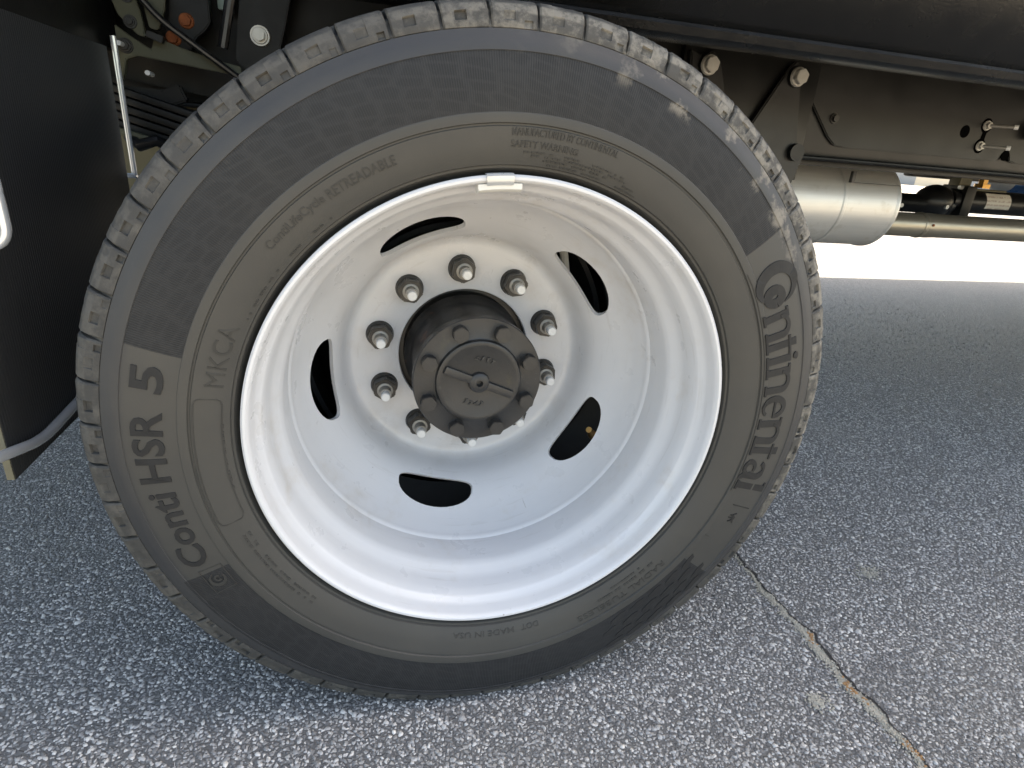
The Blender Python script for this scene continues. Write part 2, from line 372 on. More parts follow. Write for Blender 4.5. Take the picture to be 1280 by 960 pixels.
# exposed aggregate: real chips set in the binder near the camera
BASE_ = [(math.cos(k * math.pi / 3), math.sin(k * math.pi / 3), -.75) for k in range(6)]
TOP_ = [(.62 * math.cos(k * 2 * math.pi / 3), .62 * math.sin(k * 2 * math.pi / 3), .62) for k in range(3)]
ICO = np.array(BASE_ + TOP_)
ICF = np.array([(6, 7, 8)] + [t for k in range(3) for t in ((2 * k, 2 * k + 1, 6 + k), (2 * k + 1, 6 + (k + 1) % 3, 6 + k), (2 * k + 1, (2 * k + 2) % 6, 6 + (k + 1) % 3))])
NV = len(ICO)
def make_chips(P, rad, name, mat, flat=.62, sink=.35):
    n = len(P)
    V = np.repeat(ICO[None], n, 0) * (1 + rng.normal(0, .16, (n, NV, 1))) + rng.normal(0, .10, (n, NV, 3))
    V *= np.stack([rng.uniform(.75, 1.35, n), rng.uniform(.7, 1.1, n), np.full(n, flat)], 1)[:, None] * rng.uniform(.85, 1.15, (n, 1, 3))
    a = rng.uniform(0, 2 * math.pi, n); c, s = np.cos(a)[:, None], np.sin(a)[:, None]
    tx = rng.normal(0, .22, n)[:, None]; ty = rng.normal(0, .22, n)[:, None]
    x, y, z = V[..., 0], V[..., 1], V[..., 2]
    x, y = x * c - y * s, x * s + y * c
    z = z + x * tx + y * ty
    V = np.stack([x, y, z], 2) * rad[:, None, None]
    V += P[:, None]; V[..., 2] -= (rad * sink * flat)[:, None]
    F = (ICF[None] + (np.arange(n) * NV)[:, None, None]).reshape(-1, 3)
    me = bpy.data.meshes.new(name); me.vertices.add(n * NV); me.vertices.foreach_set('co', V.reshape(-1).astype(np.float32))
    me.loops.add(len(F) * 3); me.loops.foreach_set('vertex_index', F.reshape(-1).astype(np.int32))
    me.polygons.add(len(F)); me.polygons.foreach_set('loop_start', np.arange(0, len(F) * 3, 3, dtype=np.int32)); me.polygons.foreach_set('loop_total', np.full(len(F), 3, dtype=np.int32))
    me.update(calc_edges=True); me.materials.append(mat)
    return me
def far_chips():
    st = .0098; gx, gy = np.meshgrid(np.arange(-1.6, 5.2, st), np.arange(-.6, 3.1, st))
    x = gx.ravel() + rng.uniform(-.5, .5, gx.size) * st; y = gy.ravel() + rng.uniform(-.5, .5, gx.size) * st
    Q = np.stack([x, y, 0 * x], 1) - np.array([-0.1671, -0.63236, 0.76511]); zc = Q @ np.array(cd); xc = (Q @ np.array(cr)) / zc; yc = (Q @ np.array(cu_)) / zc
    d = np.hypot(x - .1, y + .3)
    k = (zc > .1) & (abs(xc) < .95) & (yc > -.7) & (rng.uniform(size=x.size) < np.clip((d - 1.7) / .7, 0, 1)) & (rng.uniform(size=x.size) < np.clip((4.2 - d) / 2.0, 0, 1))
    k &= ~((x < .75) & (y > .0) & (x > -.7)); k &= ~((x > -.7) & (x < .6))
    x, y = x[k], y[k]
    o = link(bpy.data.objects.new('asphalt_aggregate', make_chips(np.stack([x, y, rng.normal(0, .0006, x.size)], 1), np.clip(rng.normal(.0043, .0010, x.size), .002, .0066), 'asphalt_aggregate', MAT['chip'], .45)), g); o['kind'] = 'stuff'
far_chips()
step = .0053
gx, gy = np.meshgrid(np.arange(-1.25, 2.5, step), np.arange(-.60, 1.75, step))
px = gx.ravel() + rng.uniform(-.5, .5, gx.size) * step; py = gy.ravel() + rng.uniform(-.5, .5, gx.size) * step
# keep what the camera can see (with a margin), thin it out towards the far edge
C0 = np.array([-0.1671, -0.63236, 0.76511]); Q = np.stack([px, py, 0 * px], 1) - C0
zc = Q @ np.array(cd); xc = (Q @ np.array(cr)) / zc; yc = (Q @ np.array(cu_)) / zc
keep = (zc > .1) & (abs(xc) < .98) & (yc > -.75) & (rng.uniform(size=px.size) < np.clip((2.5 - np.hypot(px - .1, py + .3)) / .7, 0, 1))
keep &= np.array([abs(x - crack_x(y)) > crack_w(y) + .0018 for x, y in zip(px, py)])
keep &= ~((abs(px) < .16) & (py > .03) & (py < .6)) & ~((abs(px) < .40) & (py > .26))
px, py = px[keep], py[keep]
cl = np.clip(rng.normal(0, 1, px.size), -2, 2)
rad = np.clip(.0031 + .0010 * cl + .0016 * (rng.uniform(size=px.size) > .93), .0014, .0062)
zz = rng.normal(0, .0005, px.size)
chips = link(bpy.data.objects.new('asphalt_aggregate', make_chips(np.stack([px, py, zz], 1), rad, 'asphalt_aggregate', MAT['chip'])), g)
chips['kind'] = 'stuff'
# orange litter lodged in the joint
lp = []
for y0, n in ((.002, 22), (-.10, 30), (-.215, 26), (-.12, 12)):
    for _ in range(n):
        y = y0 + rng.normal(0, .010); lp.append((crack_x(y) + rng.normal(0, .0028), y, .0022))
lit = link(bpy.data.objects.new('leaf_litter', make_chips(np.array(lp), rng.uniform(.0014, .0034, len(lp)), 'leaf_litter', MAT['litter'], .35, 0)), g); lit['kind'] = 'stuff'
gp = []
for y in np.arange(-.62, .5, .0011):
    for _ in range(3):
        sd_ = rng.choice((-1, -1, -1, .55))
        if y > .12 and rng.random() < .7: continue
        gp.append((crack_x(y) + sd_ * abs(rng.normal(crack_w(y) * .8, .0045)), y, .0016 + abs(rng.normal(0, .0006))))
gr_ = link(bpy.data.objects.new('sand_grains', make_chips(np.array(gp), rng.uniform(.0006, .0021, len(gp)), 'sand_grains', MAT['sand'], .6, 0)), g); gr_['kind'] = 'stuff'
# pale smears of dried sediment on the asphalt
def smear(x, y, r, seed):
    q = np.random.default_rng(seed); n = 170
    P = np.stack([x + q.normal(0, r, n), y + q.normal(0, r * .7, n), np.full(n, .0022)], 1)
    o = link(bpy.data.objects.new('sand_patch', make_chips(P, q.uniform(.0008, .0026, n), 'sand_patch', MAT['sand'], .5, 0)), g); o['kind'] = 'stuff'
smear(.845, .135, .016, 3); smear(.51, -.115, .010, 5)

# ------------------------------------------------------------------ the truck
truck = bpy.data.objects.new('truck', None); link(truck)
tagged(truck, 'truck with black chassis and a white rear dual wheel on asphalt', 'truck')

# --- tyre ---------------------------------------------------------------
SW = [(.030, .285), (.016, .2985), (.013, .3015), (.0040, .3040), (.0000, .3062), (-.0008, .3085), (-.0040, .3095), (-.0085, .318), (-.0125, .330), (-.0150, .3455), (-.0138, .3465), (-.0140, .3480), (-.0162, .3490), (-.0172, .357),
      (-.0170, .3580), (-.0163, .3586), (-.0165, .372), (-.0160, .386), (-.0145, .400), (-.0126, .4112), (-.0135, .4120), (-.0128, .4175), (-.0095, .4235), (-.0066, .4285), (-.0056, .4306), (-.0030, .4312), (-.0032, .4330)]
def squash(v):
    out = []
    for x, y, z in v:
        if z < .14 and y < .3:
            r = math.hypot(x, z - H); t = max(0.0, 1 - z / .14)
            if y < .06: y -= .012 * math.sin(math.pi * min(1, max(0, (r - .30) / .155))) * t
        if z < .0015: z = .0015
        out.append((x, y, z))
    return out
swr = [r for y, r in SW[3:]]; swy = [y for y, r in SW[3:]]
def sy(r): return float(np.interp(r, swr, swy))
crown = [(.0030, .4420), (.0075, .4475), (.015, .4500), (.046, .4520), (.050, .4470), (.0505, .4455), (.052, .4610), (.055, .4625), (.083, .4640), (.086, .4628), (.087, .4500), (.094, .4500), (.095, .4632), (.098, .4645), (.142, .4645), (.145, .4632), (.146, .4500), (.153, .4500), (.154, .4628), (.157, .4640), (.185, .4625), (.188, .4610), (.190, .4455), (.192, .4420), (.220, .4560), (.243, .4450), (.247, .4270),
         (.254, .400), (.256, .370), (.250, .335), (.236, .305), (.212, .290)]
v, f = rev(SW + crown, 360)
me = bpy.data.meshes.new('tyre'); me.from_pydata(squash(v), [], f); me.update(); me.materials.append(MAT['side']); me.materials.append(MAT['tread'])
m_ = len(SW) + len(crown)
for pi_, pl in enumerate(me.polygons):
    k_ = pi_ % (m_ - 1); pl.material_index = 1 if len(SW) - 3 <= k_ < len(SW) + 25 else 0
tyre = finish('tyre', me, None, truck, True, 30)
tyre['label'] = 'dusty black truck tyre lettered Continental and Conti HSR 5'

# shoulder tread blocks
NB = 58; pitch = 360 / NB
def block(a0, seed):
    q = random.Random(seed); gap = q.choice((.30, .40, .52)); half = pitch / 2 - gap / 2
    na = q.choice((.0012, .0022, .0030, .0040)); nb = q.choice((.0, .0010, .0020, .0030)); sh_ = q.uniform(-.14, .14)
    cols = [-1, -.93, -.42, -.40, .10, .12, .46, .48, .80, .82, .93, 1]
    V = []; F = []
    for ci, c in enumerate(cols):
        a = R(a0 + (c if abs(c) > .9 else c + sh_ * (1 - abs(c))) * half); e = .0018 if ci in (0, len(cols) - 1) else 0.0
        n1 = na if ci in (3, 4) else 0.0; n2 = nb if ci in (7, 8) else 0.0
        jit = q.uniform(-.0006, .0006)
        prof = [(.004, .4280), (-.0054 + e, .4315), (-.0057 + e + n2, .4340), (-.0050 + e + n2, .4375), (-.0046 + e + n1, .4385), (-.0034 + e + n1, .4445), (-.0026 + e, .4462 + jit), (.0010 + e, .4520 - e + jit), (.0080, .4562 - e + jit * .6), (.030, .4600 - e), (.046, .4615 - e), (.0485, .4595 - e), (.0488, .4380)]
        for y, r in prof: V.append((r * math.sin(a), y, H + r * math.cos(a)))
    m = len(prof)
    for i in range(len(cols) - 1):
        for k in range(m - 1): F.append((i * m + k, i * m + k + 1, (i + 1) * m + k + 1, (i + 1) * m + k))
    F.append(tuple(range(m))[::-1]); F.append(tuple((len(cols) - 1) * m + k for k in range(m)))
    return squash(V), F
for i in range(NB):
    V, F = block(-11.8 + pitch / 2 + i * pitch, i); mesh_obj('tread_block', V, F, MAT['tread'], tyre, True, 28)

# raised writing and marks on the sidewall
def on_side(a, r, h):
    rr = r; return (rr * math.sin(a), sy(rr) - h, H + rr * math.cos(a))
def raise_flat(name, polys, h, mat, depth=.0015, parent=None):
    """polys: lists of (angle_rad, radius); each becomes a thin raised plate on the sidewall"""
    V = []; F = []
    for pi_, poly in enumerate(polys):
        n = len(poly); b = len(V); hh = h + .00006 * (pi_ % 9)
        V += [on_side(a, r, hh) for a, r in poly] + [on_side(a, r, -depth) for a, r in poly]
        F.append(tuple(range(b, b + n)))
        for k in range(n): l = (k + 1) % n; F.append((b + k, b + n + k, b + n + l, b + l))
    bm = bmesh.new(); me = bpy.data.meshes.new('t'); me.from_pydata(squash(V), [], F); bm.from_mesh(me); bpy.data.meshes.remove(me)
    bmesh.ops.recalc_face_normals(bm, faces=bm.faces)
    return bm_obj(name, bm, mat, parent or tyre, False)
def strip(pts, w, caps=True):
    """polyline (u, v) in metres -> quads of width w (w may vary)"""
    n = len(pts); L = []; Rr = []
    for i, p in enumerate(pts):
        a = pts[max(i - 1, 0)]; b = pts[min(i + 1, n - 1)]
        dx, dy = b[0] - a[0], b[1] - a[1]; l = math.hypot(dx, dy) or 1; nx, ny = -dy / l, dx / l
        ww = (w[i] if isinstance(w, (list, tuple)) else w) / 2
        L.append((p[0] + nx * ww, p[1] + ny * ww)); Rr.append((p[0] - nx * ww, p[1] - ny * ww))
    return L + Rr[::-1]
def arc(cx, cy, rx, ry, a0, a1, n=14):
    return [(cx + rx * math.cos(R(a0 + (a1 - a0) * i / n)), cy + ry * math.sin(R(a0 + (a1 - a0) * i / n))) for i in range(n + 1)]
def strips_obj(name, polys, a0, r0, rmid, h, mat):
    """polys in metres (u along circumference, v radially) -> strips made of quads so that they stay convex"""
    out = []
    for poly in polys:
        n = len(poly) // 2; L = poly[:n]; Q = poly[n:][::-1]
        out.append((L, Q))
    V = []; F = []
    for si, (L, Q) in enumerate(out):
        n = len(L); b = len(V); hh = h + .00005 * (si % 11)
        for lay in (hh, -.0015):
            for (u, w_) in L + Q: V.append(on_side(R(a0) + u / rmid, r0 + w_, lay))
        t = 2 * n
        for k in range(n - 1):
            F.append((b + k, b + k + 1, b + n + k + 1, b + n + k))
            F.append((b + k, b + t + k, b + t + k + 1, b + k + 1)); F.append((b + n + k, b + n + k + 1, b + t + n + k + 1, b + t + n + k))
        F.append((b, b + n, b + t + n, b + t)); F.append((b + n - 1, b + t + n - 1, b + t + 2 * n - 1, b + 2 * n - 1))
    bm = bmesh.new(); me = bpy.data.meshes.new('t'); me.from_pydata(squash(V), [], F); bm.from_mesh(me); bpy.data.meshes.remove(me)
    bmesh.ops.recalc_face_normals(bm, faces=bm.faces)
    return bm_obj(name, bm, mat, tyre, False)
def text_on_side(name, body, a0, a1, r0, cap, h, mat, bold=0.0):
    """flat text bent round the sidewall: from angle a0 to a1 (deg, clockwise), cap height from radius r0"""
    cu = bpy.data.curves.new('txt', 'FONT'); cu.body = body; cu.size = 1.0; cu.extrude = .05; cu.offset = bold; cu.resolution_u = 3
    o = bpy.data.objects.new('txt', cu); S.collection.objects.link(o)
    dg = bpy.context.evaluated_depsgraph_get(); me = bpy.data.meshes.new_from_object(o.evaluated_get(dg))
    S.collection.objects.unlink(o); bpy.data.objects.remove(o)
    co = np.empty(len(me.vertices) * 3); me.vertices.foreach_get('co', co); co = co.reshape(-1, 3)
    x0, x1 = co[:, 0].min(), co[:, 0].max(); cap0 = .73
    V = [on_side(R(a0 + (a1 - a0) * (x - x0) / (x1 - x0)), r0 + y / cap0 * cap, h if z > 0 else -.0015) for x, y, z in co]
    V = np.array(squash(V)); me.vertices.foreach_set('co', V.reshape(-1)); me.update(); me.name = name
    return finish(name, me, mat, tyre, False)

# Conti HSR 5 (each word a raised piece)
text_on_side('lettering', 'Conti', -113.0, -97.6, .3725, .0300, .0012, MAT['letter'], .018)
text_on_side('lettering', 'HSR', -95.6, -83.0, .3725, .0310, .0012, MAT['letter'], .020)
text_on_side('lettering', '5', -79.8, -75.4, .3725, .0310, .0012, MAT['letter'], .020)
text_on_side('small_lettering', 'RETREADABLE', -36.0, -23.2, .3285, .0100, .0008, MAT['faint'], .008)
text_on_side('small_lettering', 'ContiLifeCycle', -49.5, -36.8, .3300, .0090, .0008, MAT['faint'], .004)
text_on_side('small_lettering', 'MKCA', -77.5, -65.0, .3170, .0190, .0007, MAT['faint'], .0)
text_on_side('small_lettering', 'MANUFACTURED BY CONTINENTAL', -2.8, 17.0, .3375, .0075, .0008, MAT['faint'], .006)
text_on_side('small_lettering', 'SAFETY WARNING', -2.9, 9.6, .3265, .0068, .0008, MAT['faint'], .008)
text_on_side('small_lettering', 'RADIAL TUBELESS', 131, 157, .3330, .0085, .0007, MAT['faint'], .004)
text_on_side('small_lettering', 'DOT', 167, 171.5, .3160, .0075, .0007, MAT['faint'], .004)
text_on_side('small_lettering', 'MADE IN USA', 173.5, 189.5, .3160, .0075, .0007, MAT['faint'], .004)
# unreadably fine print: rows of short raised dashes
def dashes(a0, a1, r, hgt, seed, fill=.75):
    q = random.Random(seed); out = []; a = a0
    while a < a1:
        l = q.uniform(.25, .9)
        if q.random() < fill: out.append([(R(a), r), (R(a + l), r), (R(a + l), r + hgt), (R(a), r + hgt)])
        a += l + .22
    return out
dd = []
for i in range(4): dd += dashes(-1.5 + i * 2, 20 + i * 2.2, .3215 - i * .0034 - (0.0 if i < 3 else .0005), .0016, i)
for i in range(2): dd += dashes(-134, -111, .3260 - i * .0060, .0022, 20 + i, .7)
dd += dashes(-63, -38, .3130, .0018, 31, .6); dd += dashes(133, 150, .3240, .0030, 33); dd += dashes(134, 146, .3180, .0022, 35)
dd += dashes(-100, -86, .3150, .0022, 37, .6)
raise_flat('small_lettering', dd, .0006, MAT['faint'])['kind'] = 'stuff'
# recessed-frame label field, corner rules and framed logo
def ring_rule(a0, a1, r, w, n=24): return [(R(a0 + (a1 - a0) * i / n), r) for i in range(n + 1)] + [(R(a1 + (a0 - a1) * i / n), r + w) for i in range(n + 1)]
def poly_line(pts, w, name, mat, h=.0007):
    q_ = []
    for (a, r), (b, t) in zip(pts[:-1], pts[1:]):
        n_ = max(1, int(abs(b - a) / 1.5)); q_ += [(a + (b - a) * i / n_, r + (t - r) * i / n_) for i in range(n_)]
    pts = q_ + [pts[-1]]
    P = [((R(a)) * .35, r) for a, r in pts]; strips_obj(name, [strip(P, w)], 0, 0, .35, h, mat)
fr = []
a0, a1, ra, rb, k_ = -107.2, -80.0, .3165, .3435, 1.2
fr += [(a0 + k_ + (a1 - a0 - 2 * k_) * i / 20, rb) for i in range(21)] + [(a1 - .3, rb - .002), (a1, rb - .006), (a1, ra + .006), (a1 - .3, ra + .002)]
fr += [(a1 - k_ + (a0 - a1 + 2 * k_) * i / 20, ra) for i in range(21)] + [(a0 + .3, ra + .002), (a0, ra + .006), (a0, rb - .006), (a0 + .3, rb - .002), (a0 + k_, rb)]
poly_line(fr, .0011, 'label_field_frame', MAT['faint'])
poly_line([(54.5, .351), (57, .3520), (107, .3520)], .0009, 'rule_line', MAT['faint'])
poly_line([(110.2, .3700), (110.2, .4010)], .0011, 'rule_line', MAT['letter'], .0010)
poly_line([(119.5, .345), (119.5, .3600), (119.5, .366)], .0009, 'rule_line', MAT['faint'])
poly_line([(-114.2, .366), (-114.2, .3925), (-119.6, .3925), (-119.6, .366), (-114.2, .366)], .0011, 'logo_frame', MAT['faint'])
lg = [strip(arc(0, .0, .0085, .0085, 20, 300, 18), [.001 + .0035 * math.sin(math.pi * i / 18) for i in range(19)]), strip(arc(.001, -.001, .0035, .0035, -40, 230, 12), .0022)]
strips_obj('logo', lg, -116.9, .3795, .38, .0010, MAT['faint'])

# Continental, slab-serif, the C wrapped round the o
XH = .0400; SWD = .0078
def glyph(ch):
    s = SWD; o = []
    def stem(x, y0, y1, w=s): o.append(strip([(x + w / 2, y0), (x + w / 2, y1)], w))
    def foot(x, w=s): o.append(strip([(x - .0024, .0016), (x + w + .0024, .0016)], .0032))
    def flag(x, y): o.append(strip([(x - .0030, y - .0018), (x + .001, y - .0018)], .0034))
    if ch == 'n':
        stem(0, 0, XH); foot(0); flag(0, XH); o.append(strip([(s * .6, XH - .013)] + arc(.0148, XH - .0125, .0100, .0105, 150, 0, 10) + [(.0248, 0.0)], [.003] + [.0045 + .0032 * i / 10 for i in range(11)] + [s])); foot(.0209); return o, .0320
    if ch == 't':
        o.append(strip([(.0048, XH + .009), (.0048, .0010)], s)); foot(.0010); o.append(strip([(-.0035, XH - .0016), (.0150, XH - .0016)], .0034)); return o, .0170
    if ch == 'i':
        stem(0, 0, XH); foot(0); flag(0, XH); o.append(strip(arc(.0038, XH + .0085, .0020, .0020, 0, 360, 14), .0039)); return o, .0136
    if ch == 'l':
        stem(0, 0, XH + .017); foot(0); flag(0, XH + .017); return o, .0136
    if ch == 'e':
        o.append(strip(arc(.0140, XH / 2, .0105, XH / 2 - .0028, 8, 318, 20), [.0042 + .0036 * math.sin(math.pi * min(1, i / 18)) for i in range(21)])); o.append(strip([(.0040, XH / 2 + .002), (.0262, XH / 2 + .002)], .0034)); return o, .0295
    if ch == 'a':
        o.append(strip(arc(.0120, XH - .0130, .0085, .0105, 160, 0, 10) + [(.0205, .004), (.0232, .0012), (.0262, .0016)], [.0055] * 3 + [.0045] * 3 + [s] * 8)); o.append(strip(arc(.0108, .0112, .0078, .0088, 60, 395, 16), [.0036 + .003 * math.sin(math.pi * i / 16) for i in range(17)])); return o, .0300
pen = .0; parts_ = []
for ch in 'ntinental':
    gl, adv = glyph(ch); parts_.append((gl, pen)); pen += adv
fullw = R(107.0 - 65.3) * .375; sc = fullw / pen
for gl, x0 in parts_:
    strips_obj('lettering', [[((x0 + u) * sc, w_ * .92) for u, w_ in poly] for poly in gl], 65.3, .3545, .375, .0012, MAT['letter'])
strips_obj('lettering', [strip(arc(0, 0, .0235, .0250, 300, 12, 34), [.0016 + .0135 * max(0, math.sin(math.pi * (i / 34) ** .8)) for i in range(35)])], 60.1, .3825, .375, .0012, MAT['letter'])
strips_obj('lettering', [strip([(.0035 + .0088 * math.cos(t) - .0012 * math.sin(t), -.0030 + .0098 * math.sin(t) + .0012 * math.cos(t)) for t in [2 * math.pi * i / 32 for i in range(33)]], [.0108 + .0022 * abs(math.cos(2 * math.pi * i / 32)) for i in range(33)])], 61.3, .3790, .375, .0012, MAT['letter'])
# small horse-like emblem strokes beside the name
strips_obj('emblem', [strip([(0, 0), (.004, .004), (.009, .003), (.013, .007)], [.002, .004, .004, .001]), strip([(.004, .003), (.001, -.004)], .0016), strip([(.006, .003), (.006, -.005)], .0014), strip([(.0085, .003), (.0125, -.003)], .0015), strip([(0, 0), (-.003, .005)], .0014)], 112.5, .380, .38, .0010, MAT['letter'])
# lozenges stamped into the lower band
lz = []
for row, (ra, n0) in enumerate(((.3640, 0), (.3785, 1), (.3930, 0), (.4055, 1))):
    for i in range(6):
        a = 125.0 + i * 5.2 + (2.6 if n0 else 0) + row * .25; r = ra
        if a > 150: continue
        lz.append([(R(a), r + .0010), (R(a + 1.4), r), (R(a + 4.2), r + .0040), (R(a + 4.5), r + .0085), (R(a + 3.2), r + .0098), (R(a + .4), r + .0060)])
raise_flat('lozenge_band', lz, .0006, MAT['letter'])

# --- rim -----------------------------------------------------------------
RP = [(.0300, .2890), (.0080, .2950), (.0005, .2998), (-.0022, .2995), (-.0042, .2972), (-.0040, .2945), (-.0015, .2922), (.0040, .2908), (.0140, .2893), (.0215, .2872), (.0262, .2832), (.0300, .2812), (.0440, .2785), (.0560, .2770), (.0610, .2762), (.0680, .2738), (.0760, .2690), (.0830, .2657), (.0900, .2645),
      (.1250, .2638), (.1640, .2635), (.1680, .2640), (.1680, .2690), (.0900, .2690), (.0600, .2810)]
v, f = rev(RP, 256, True)
rim = mesh_obj('wheel_rim', v, f, MAT['rim'], truck, True, 40); rim['label'] = 'white painted steel wheel rim, deep dished with five oval hand holes'
DP = [(.1350, .2637), (.1372, .2622), (.1400, .2606), (.1435, .2600), (.1475, .2592), (.1535, .2570), (.1640, .2535), (.1800, .2465), (.1980, .2345), (.2140, .2225), (.2300, .2110), (.2440, .2035), (.2590, .1990), (.2720, .1962), (.2810, .1928), (.2862, .1885), (.2884, .1835), (.2887, .1780), (.2887, .1120), (.2898, .1095), (.2915, .1085),
      (.2995, .1085), (.2995, .1860), (.2940, .1945), (.2840, .2000), (.2640, .2035), (.2475, .2085), (.2330, .2165), (.2168, .2284), (.2010, .2400), (.1835, .2515), (.1680, .2600)]
v, f = rev(DP, 200, True)
disc_o = mesh_obj('wheel_disc', v, f, MAT['rim'], None, True, 35)
bmc = bmesh.new()
for a in (-22, 50, 122, 194, 266):
    nrm_t = R(48)                                  # drilled square to the cone
    pts = []
    for i in range(36):
        t = 2 * math.pi * i / 36; c_, s_ = math.cos(t), math.sin(t)
        u_ = .0640 * abs(c_) ** .98 * (1 if c_ > 0 else -1); w_ = (.0315 if s_ > 0 else .0215) * abs(s_) ** .74 * (1 if s_ > 0 else -1) - .0045
        w_ -= .045 * 0 + (u_ ** 2) * 2.0                   # follows the circumference a little
        pts.append((u_, w_))
    er = Vector((math.sin(R(a)), 0, math.cos(R(a)))); et = Vector((math.cos(R(a)), 0, -math.sin(R(a)))); ey = Vector((0, 1, 0))
    slope = (er * math.cos(nrm_t) - ey * math.sin(nrm_t)); nn = (er * math.sin(nrm_t) + ey * math.cos(nrm_t))
    c0 = Vector((0, .2115, H)) + er * .2250
    ring0 = [bmc.verts.new(c0 + et * u_ + slope * w_ - nn * .05) for u_, w_ in pts]; ring1 = [bmc.verts.new(c0 + et * u_ + slope * w_ + nn * .06) for u_, w_ in pts]
    bmc.faces.new(ring0); bmc.faces.new(ring1[::-1])
    for i in range(36): j = (i + 1) % 36; bmc.faces.new((ring0[j], ring0[i], ring1[i], ring1[j]))
bmesh.ops.recalc_face_normals(bmc, faces=bmc.faces)
cme = bpy.data.meshes.new('cut'); bmc.to_mesh(cme); bmc.free(); cut = bpy.data.objects.new('cut', cme); S.collection.objects.link(cut)
bb = bmesh.new(); bb.from_mesh(disc_o.data); bmesh.ops.recalc_face_normals(bb, faces=bb.faces); bb.to_mesh(disc_o.data); bb.free()
md = disc_o.modifiers.new('b', 'BOOLEAN'); md.object = cut; md.operation = 'DIFFERENCE'; md.solver = 'EXACT'
dg = bpy.context.evaluated_depsgraph_get(); dme = bpy.data.meshes.new_from_object(disc_o.evaluated_get(dg))
bpy.data.objects.remove(disc_o); bpy.data.objects.remove(cut)
dme.name = 'wheel_disc'; dme.materials.clear(); finish('wheel_disc', dme, MAT['rim'], rim, True, 35)
# clip-on balance weight at the top of the lip
def arc_plate(name, a0, a1, prof, mat, parent, n=10, taper=0.0):
    V = []; F = []; m = len(prof)
    for i in range(n + 1):
        a = a0 + (a1 - a0) * i / n; e = taper if i in (0, n) else 0
        for y, r in prof:
            aa = R(a); V.append((r * math.sin(aa), y, H + r * math.cos(aa)))
    for i in range(n):
        for k in range(m): l = (k + 1) % m; F.append((i * m + k, i * m + l, (i + 1) * m + l, (i + 1) * m + k))
    F.append(tuple(range(m))[::-1]); F.append(tuple(n * m + k for k in range(m)))
    return mesh_obj(name, V, F, mat, parent, True, 40)
ww = arc_plate('balance_weight', -9.2, .2, [(-.0020, .2908), (-.0015, .2850), (.0040, .2820), (.0160, .2808), (.0170, .2900), (.0040, .2918)], MAT['white'], rim)
arc_plate('weight_clip', -7.4, -1.8, [(.0060, .3012), (-.0040, .3010), (-.0068, .2985), (-.0068, .2935), (-.0040, .2895), (.0000, .2880), (.0010, .2930), (-.0015, .2985)], MAT['zinc'], rim)

# lug nuts with studs
nut_me = hexbolt_mesh('lug_nut', .0345, .0190, .0222, .0070)
stud_me = hexbolt_mesh('t', .004, .004); bpy.data.meshes.remove(stud_me)
def lathe_y(name, prof, mat, parent, loc, n=20):
    """prof (y, r) about own axis, object placed at loc"""
    V = []; F = []; m = len(prof)
    for i in range(n):
        a = 2 * math.pi * i / n
        for y, r in prof: V.append((r * math.sin(a), y, r * math.cos(a)))
    for i in range(n):
        j = (i + 1) % n
        for k in range(m - 1): F.append((i * m + k, j * m + k, j * m + k + 1, i * m + k + 1))
    o = mesh_obj(name, V, F, mat, parent); o.location = loc; return o
sme = None; tme = None
for i in range(10):
    a = -4.2 + 36 * i; L = on_wheel(a, .1429, .2887)
    inst('lug_nut', nut_me, L, rim, MAT['nut'], R(17 * i + 5))
    if sme is None:
        o = lathe_y('stud', [(0, .0128), (-.0265, .0128), (-.0275, .0095), (-.0430, .0095), (-.0435, .0)], MAT['stud'], rim, L); sme = o.data
        o = lathe_y('stud_tip', [(-.0432, .0074), (-.0530, .0074), (-.0545, .0062), (-.0545, .0)], MAT['tip'], rim, L, 16); tme = o.data
    else:
        inst('stud', sme, L, rim); inst('stud_tip', tme, L, rim)

# --- hub -----------------------------------------------------------------
v, f = rev([(.34, .1000), (.290, .1000), (.286, .0960), (.270, .0900), (.215, .0885), (.200, .0900), (.186, .0925), (.183, .0960), (.179, .0968), (.179, .0)], 96)
hub = mesh_obj('axle_hub', v, f, MAT['hub'], truck, True, 35); hub['label'] = 'black axle hub with bolted round end flange'
v, f = rev([(.1790, .0955), (.1785, .0972), (.1665, .0972), (.1652, .0958), (.1650, .0670), (.1640, .0650), (.1632, .0648), (.1590, .0632), (.1582, .0615), (.1584, .0560), (.1596, .0535), (.1598, .0)], 120)
flange = mesh_obj('axle_flange', v, f, MAT['capiron'], hub, True, 30)
fb = hexbolt_mesh('flange_bolt', .0215, .0135, .0118, .0015)
for i in range(8): inst('flange_bolt', fb, on_wheel(-22.3 + 45 * i, .0805, .1652), hub, MAT['capiron'], R(23 * i))
